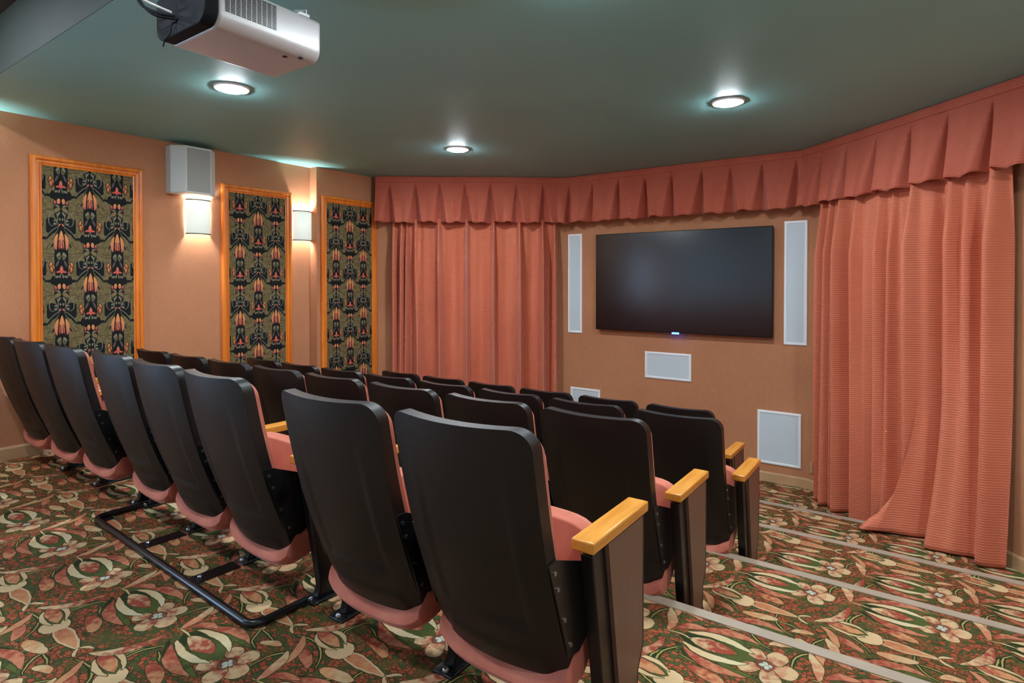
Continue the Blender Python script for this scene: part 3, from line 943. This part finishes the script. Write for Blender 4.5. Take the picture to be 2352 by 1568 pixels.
def seat_meshes():
    P = {}
    rows = t_rows()
    zf = lambda x, t: ZB_ + (ZT_ - ZB_) * t + .10 * x * x * (1 if t > .5 else -0.3 * 0) * sstep(.5, 1, t) + .12 * x * x * (1 - sstep(0, .4, t))
    m = MB(); sheet(m, rows, 44, shell_halfwidth, shell_rear, lambda x, t: y_back(x, t) + .046, zf)
    P['backrest_shell'] = (m, M['plastic'], .010, 3)
    def ch(t): return shell_halfwidth(t) * .985
    def cf(x, t):
        u = abs(x) / ch(min(.93, max(.07, t)))
        e = (1 - u ** 4) * sin(pi * min(1, max(0, t * .94 + .03))) ** .35
        return y_back(x, t) + .046 + .056 * max(.38, e)
    m = MB(); sheet(m, rows, 28, ch, lambda x, t: y_back(x, t) + .040, cf, lambda x, t: zf(x, t) - .018 * t)
    P['backrest_cushion'] = (m, M['velvet'], .010, 3)
    # tip-up seat, folded: side outline (y, z), rounded towards the sides
    prof = [(.285, .260), (.225, .225), (.190, .188), (.184, .158), (.204, .134), (.250, .122), (.305, .132), (.355, .175), (.392, .260), (.410, .380), (.412, .500), (.404, .590), (.388, .628), (.356, .640), (.322, .626), (.306, .570), (.300, .480), (.298, .370)]
    prof = [(a - .038, b) for a, b in prof]
    n = len(prof); cy = sum(p[0] for p in prof) / n; cz = sum(p[1] for p in prof) / n
    m = MB(); HW = .243; secs = []
    for i in range(17):
        a = -1 + 2 * i / 16
        x = HW * (sin(a * pi / 2) if True else a)
        u = abs(x) / HW
        sh = 1 - .10 * u ** 8
        if u > .999: sh = .70
        for y, z in prof:
            zz = cz + (z - cz) * sh + (.040 * u ** 3 if z < .25 else (-.008 * u ** 3 if z > .56 else 0))
            m.v.append((x, cy + (y - cy) * sh, zz))
    for i in range(16):
        for k in range(n):
            l = (k + 1) % n
            m.f.append((i * n + k, i * n + l, (i + 1) * n + l, (i + 1) * n + k))
    m.f.append(tuple(range(n))); m.f.append(tuple(16 * n + k for k in range(n)))
    P['seat_cushion'] = (m, M['velvet'], .008, 2)
    for sg, nm in ((-1, 'L'), (1, 'R')):
        m = MB()
        x = sg * .246; th = .006
        def yb(z): return y_back(.238, (z - ZB_) / (ZT_ - ZB_))
        pts = [(yb(.30) + .002, .30), (yb(.60) + .004, .60), (yb(.60) + .045, .60), (.34, .50), (.34, .36), (yb(.30) + .06, .29)]
        x0, x1 = sorted((x, x + sg * th))
        m.prism(pts, 0, x0, x1)
        P['back_bracket' + nm] = (m, M['steel'], 0, 0)
        for k, z in enumerate((.335, .42, .52, .57)):
            b = MB(); cy_ = yb(z) + .022
            b.prism([(cy_ + .0065 * cos(a * pi / 5), z + .0065 * sin(a * pi / 5)) for a in range(10)], 0, min(x + sg * th, x + sg * (th + .004)), max(x + sg * th, x + sg * (th + .004)))
            P['bolt%s%d' % (nm, k)] = (b, M['chrome'], 0, 0)
    # standards at x=0, moved per side
    m = MB()
    m.prism([(.190, .585), (.262, .585), (.400, .06), (.420, .012), (.262, .012), (.275, .06)], 0, -.020, .020)
    P['side_standard'] = (m, M['steel'], .004, 2)
    m = MB()
    m.prism([(.225, .001), (.225, .008), (.250, .012), (.45, .012), (.47, .008), (.47, .001)], 0, -.042, .042)
    P['foot_plate'] = (m, M['steel'], .002, 2)
    for k, y in enumerate((.242, .452)):
        b = MB(); b.lathe([(.012, .010), (.012, .017), (.008, .023), (.003, .025)], 0, y, 14)
        P['floor_bolt%d' % k] = (b, M['chrome'] if k == 0 else M['steel'], 0, 0)
    m = MB(); m.box(-.036, .036, .165, .555, .600, .634)
    P['armrest'] = (m, M['oak'], .0055, 3)
    m = MB()
    m.prism([(.262, .598), (.512, .598), (.512, .185), (.470, .120), (.462, .004), (.345, .004), (.335, .15)], 0, .021, .034)
    P['end_panel'] = (m, M['walnut'], 0, 0)
    m = MB()
    pa = [(.512, .598), (.512, .185), (.470, .120), (.462, .004)]
    m.prism([(.512, .598), (.512, .185), (.470, .120), (.462, .004), (.467, .004), (.475, .118), (.517, .183), (.517, .598)], 0, .020, .035)
    P['panel_edging'] = (m, M['steel'], 0, 0)
    return P
PM = seat_meshes()
PO = {}
def part(parent, key, name, dx=0, mirror=False):
    if key not in PO:
        m, mat, bv, sg = PM[key]
        PO[key] = m.build(name, mat, parent, bevel=bv, seg=sg or 2)
        o = PO[key]
    else:
        o = PO[key].copy(); C.objects.link(o); o.name = name
    o.parent = parent
    o.location = (dx, 0, 0)
    return o
def standard(root, dx, end=None):
    s = part(root, 'side_standard', 'side_standard', dx)
    f = part(root, 'foot_plate', 'foot_plate', dx)
    for k in range(2):
        b = part(f, 'floor_bolt%d' % k, 'floor_bolt', 0)
    part(root, 'armrest', 'armrest', dx)
    if end:
        p = part(root, 'end_panel', 'end_panel', dx)
        e = part(p, 'panel_edging', 'panel_edging', 0)
        if end < 0:
            p.location.x = dx - .055
def seat(x, y, z, label, group, rz=0, right=True, left=False, end=False, endleft=False):
    r = thing('theatre_seat', (x, y, z), label, 'seat', group, rz)
    part(r, 'backrest_shell', 'backrest_shell'); part(r, 'backrest_cushion', 'backrest_cushion'); part(r, 'seat_cushion', 'seat_cushion')
    for nm in 'LR':
        b = part(r, 'back_bracket' + nm, 'back_bracket')
        for k in range(4): part(b, 'bolt%s%d' % (nm, k), 'bolt')
    if right: standard(r, PITCHX / 2, 1 if end else None)
    if left: standard(r, -PITCHX / 2, -1 if endleft else None)
    return r
Y0 = [1.27, 2.244, 3.20, 4.19]
R1 = -.775
# rear row: a pair by the aisle, then two groups of three
seat(R1 - .5 * PITCHX, Y0[0], 0, 'nearest black-backed theatre seat, rear row aisle end, wooden arm and brown end panel', 'rear row seats', end=True)
seat(R1 - 1.5 * PITCHX, Y0[0], 0, 'black-backed theatre seat in the rear row, second in from the aisle', 'rear row seats', left=True)
def trio(xr, y, rz, names, leftpanel=False):
    for k, nm in enumerate(names):
        d = -(k + .5) * PITCHX
        seat(xr + d * cos(rz), y + d * sin(rz), 0, nm, 'rear row seats', rz, left=(k == 2 and xr > -3), right=True)
trio(-2.125, Y0[0] + .015, -.045, ['black-backed rear row seat at the near end of the trio on the tube frame', 'black-backed rear row seat in the middle of the trio on the tube frame', 'blue-lit rear row seat at the far end of the trio on the tube frame'])
trio(-3.93, Y0[0] + .07, 0.0, ['rear row seat nearest the aisle in the trio against the left wall', 'middle rear row seat in the trio against the left wall', 'rear row seat touching the left wall, cut by the left edge'])
ordn = ['first', 'second', 'third', 'fourth', 'fifth', 'sixth', 'seventh', 'eighth']
for row, (xr, n, nm) in enumerate(((-.870, 8, 'second row from the back'), (-.845, 8, 'third row from the back'), (-1.175, 6, 'front row nearest the screen'))):
    for k in range(n):
        lab = 'black-backed theatre seat in the %s, %s from the aisle' % (nm, ordn[k])
        if k == 0: lab = 'black-backed aisle seat with wooden arm and brown end panel, %s' % nm
        if k == n - 1: lab = 'leftmost black-backed theatre seat in the %s' % nm
        seat(xr - (k + .5) * PITCHX, Y0[row + 1], -STEP * (row + 1), lab, nm + ' seats', end=(k == 0), left=(k == n - 1))

# ------------------------------------------------------------------ floor frame under the rear trio
t = thing('seat_base_frame', (-2.125, Y0[0] - .015, 0), 'black steel tube frame lying on the carpet behind the rear row trio', 'floor frame', rz=-.045)
W3 = 3 * PITCHX
pts = [(0.0, .245, .018)]
def fillet(c, a0, r, n=6):
    return [(c[0] + r * cos(radians(a0 - 90 * i / n)), c[1] + r * sin(radians(a0 - 90 * i / n)), .018) for i in range(n + 1)]
pts += fillet((-.05, .06), 0, .05) + fillet((-W3 + .05, .06), 270, .05) + [(-W3, .245, .018)]
m = MB(); m.tube(pts, .0165, 12); m.build('tube', M['steel'], t)
for k in (1, 2):
    m = MB(); x = -k * PITCHX
    m.box(x - .040, x + .040, .025, .245, .001, .006); m.build('cross_plate', M['steel'], t, bevel=.001)
    b = MB(); b.lathe([(.013, .006), (.013, .013), (.008, .019), (.003, .02)], x, .075, 14); b.build('plate_bolt', M['chrome'], t)
for x in (-.035, -W3 + .035):
    m = MB(); m.prism([(x - .03, .02), (x + .03, .02), (x + .02, .09), (x - .02, .09)], 2, .001, .008); m.build('corner_gusset', M['steel'], t)
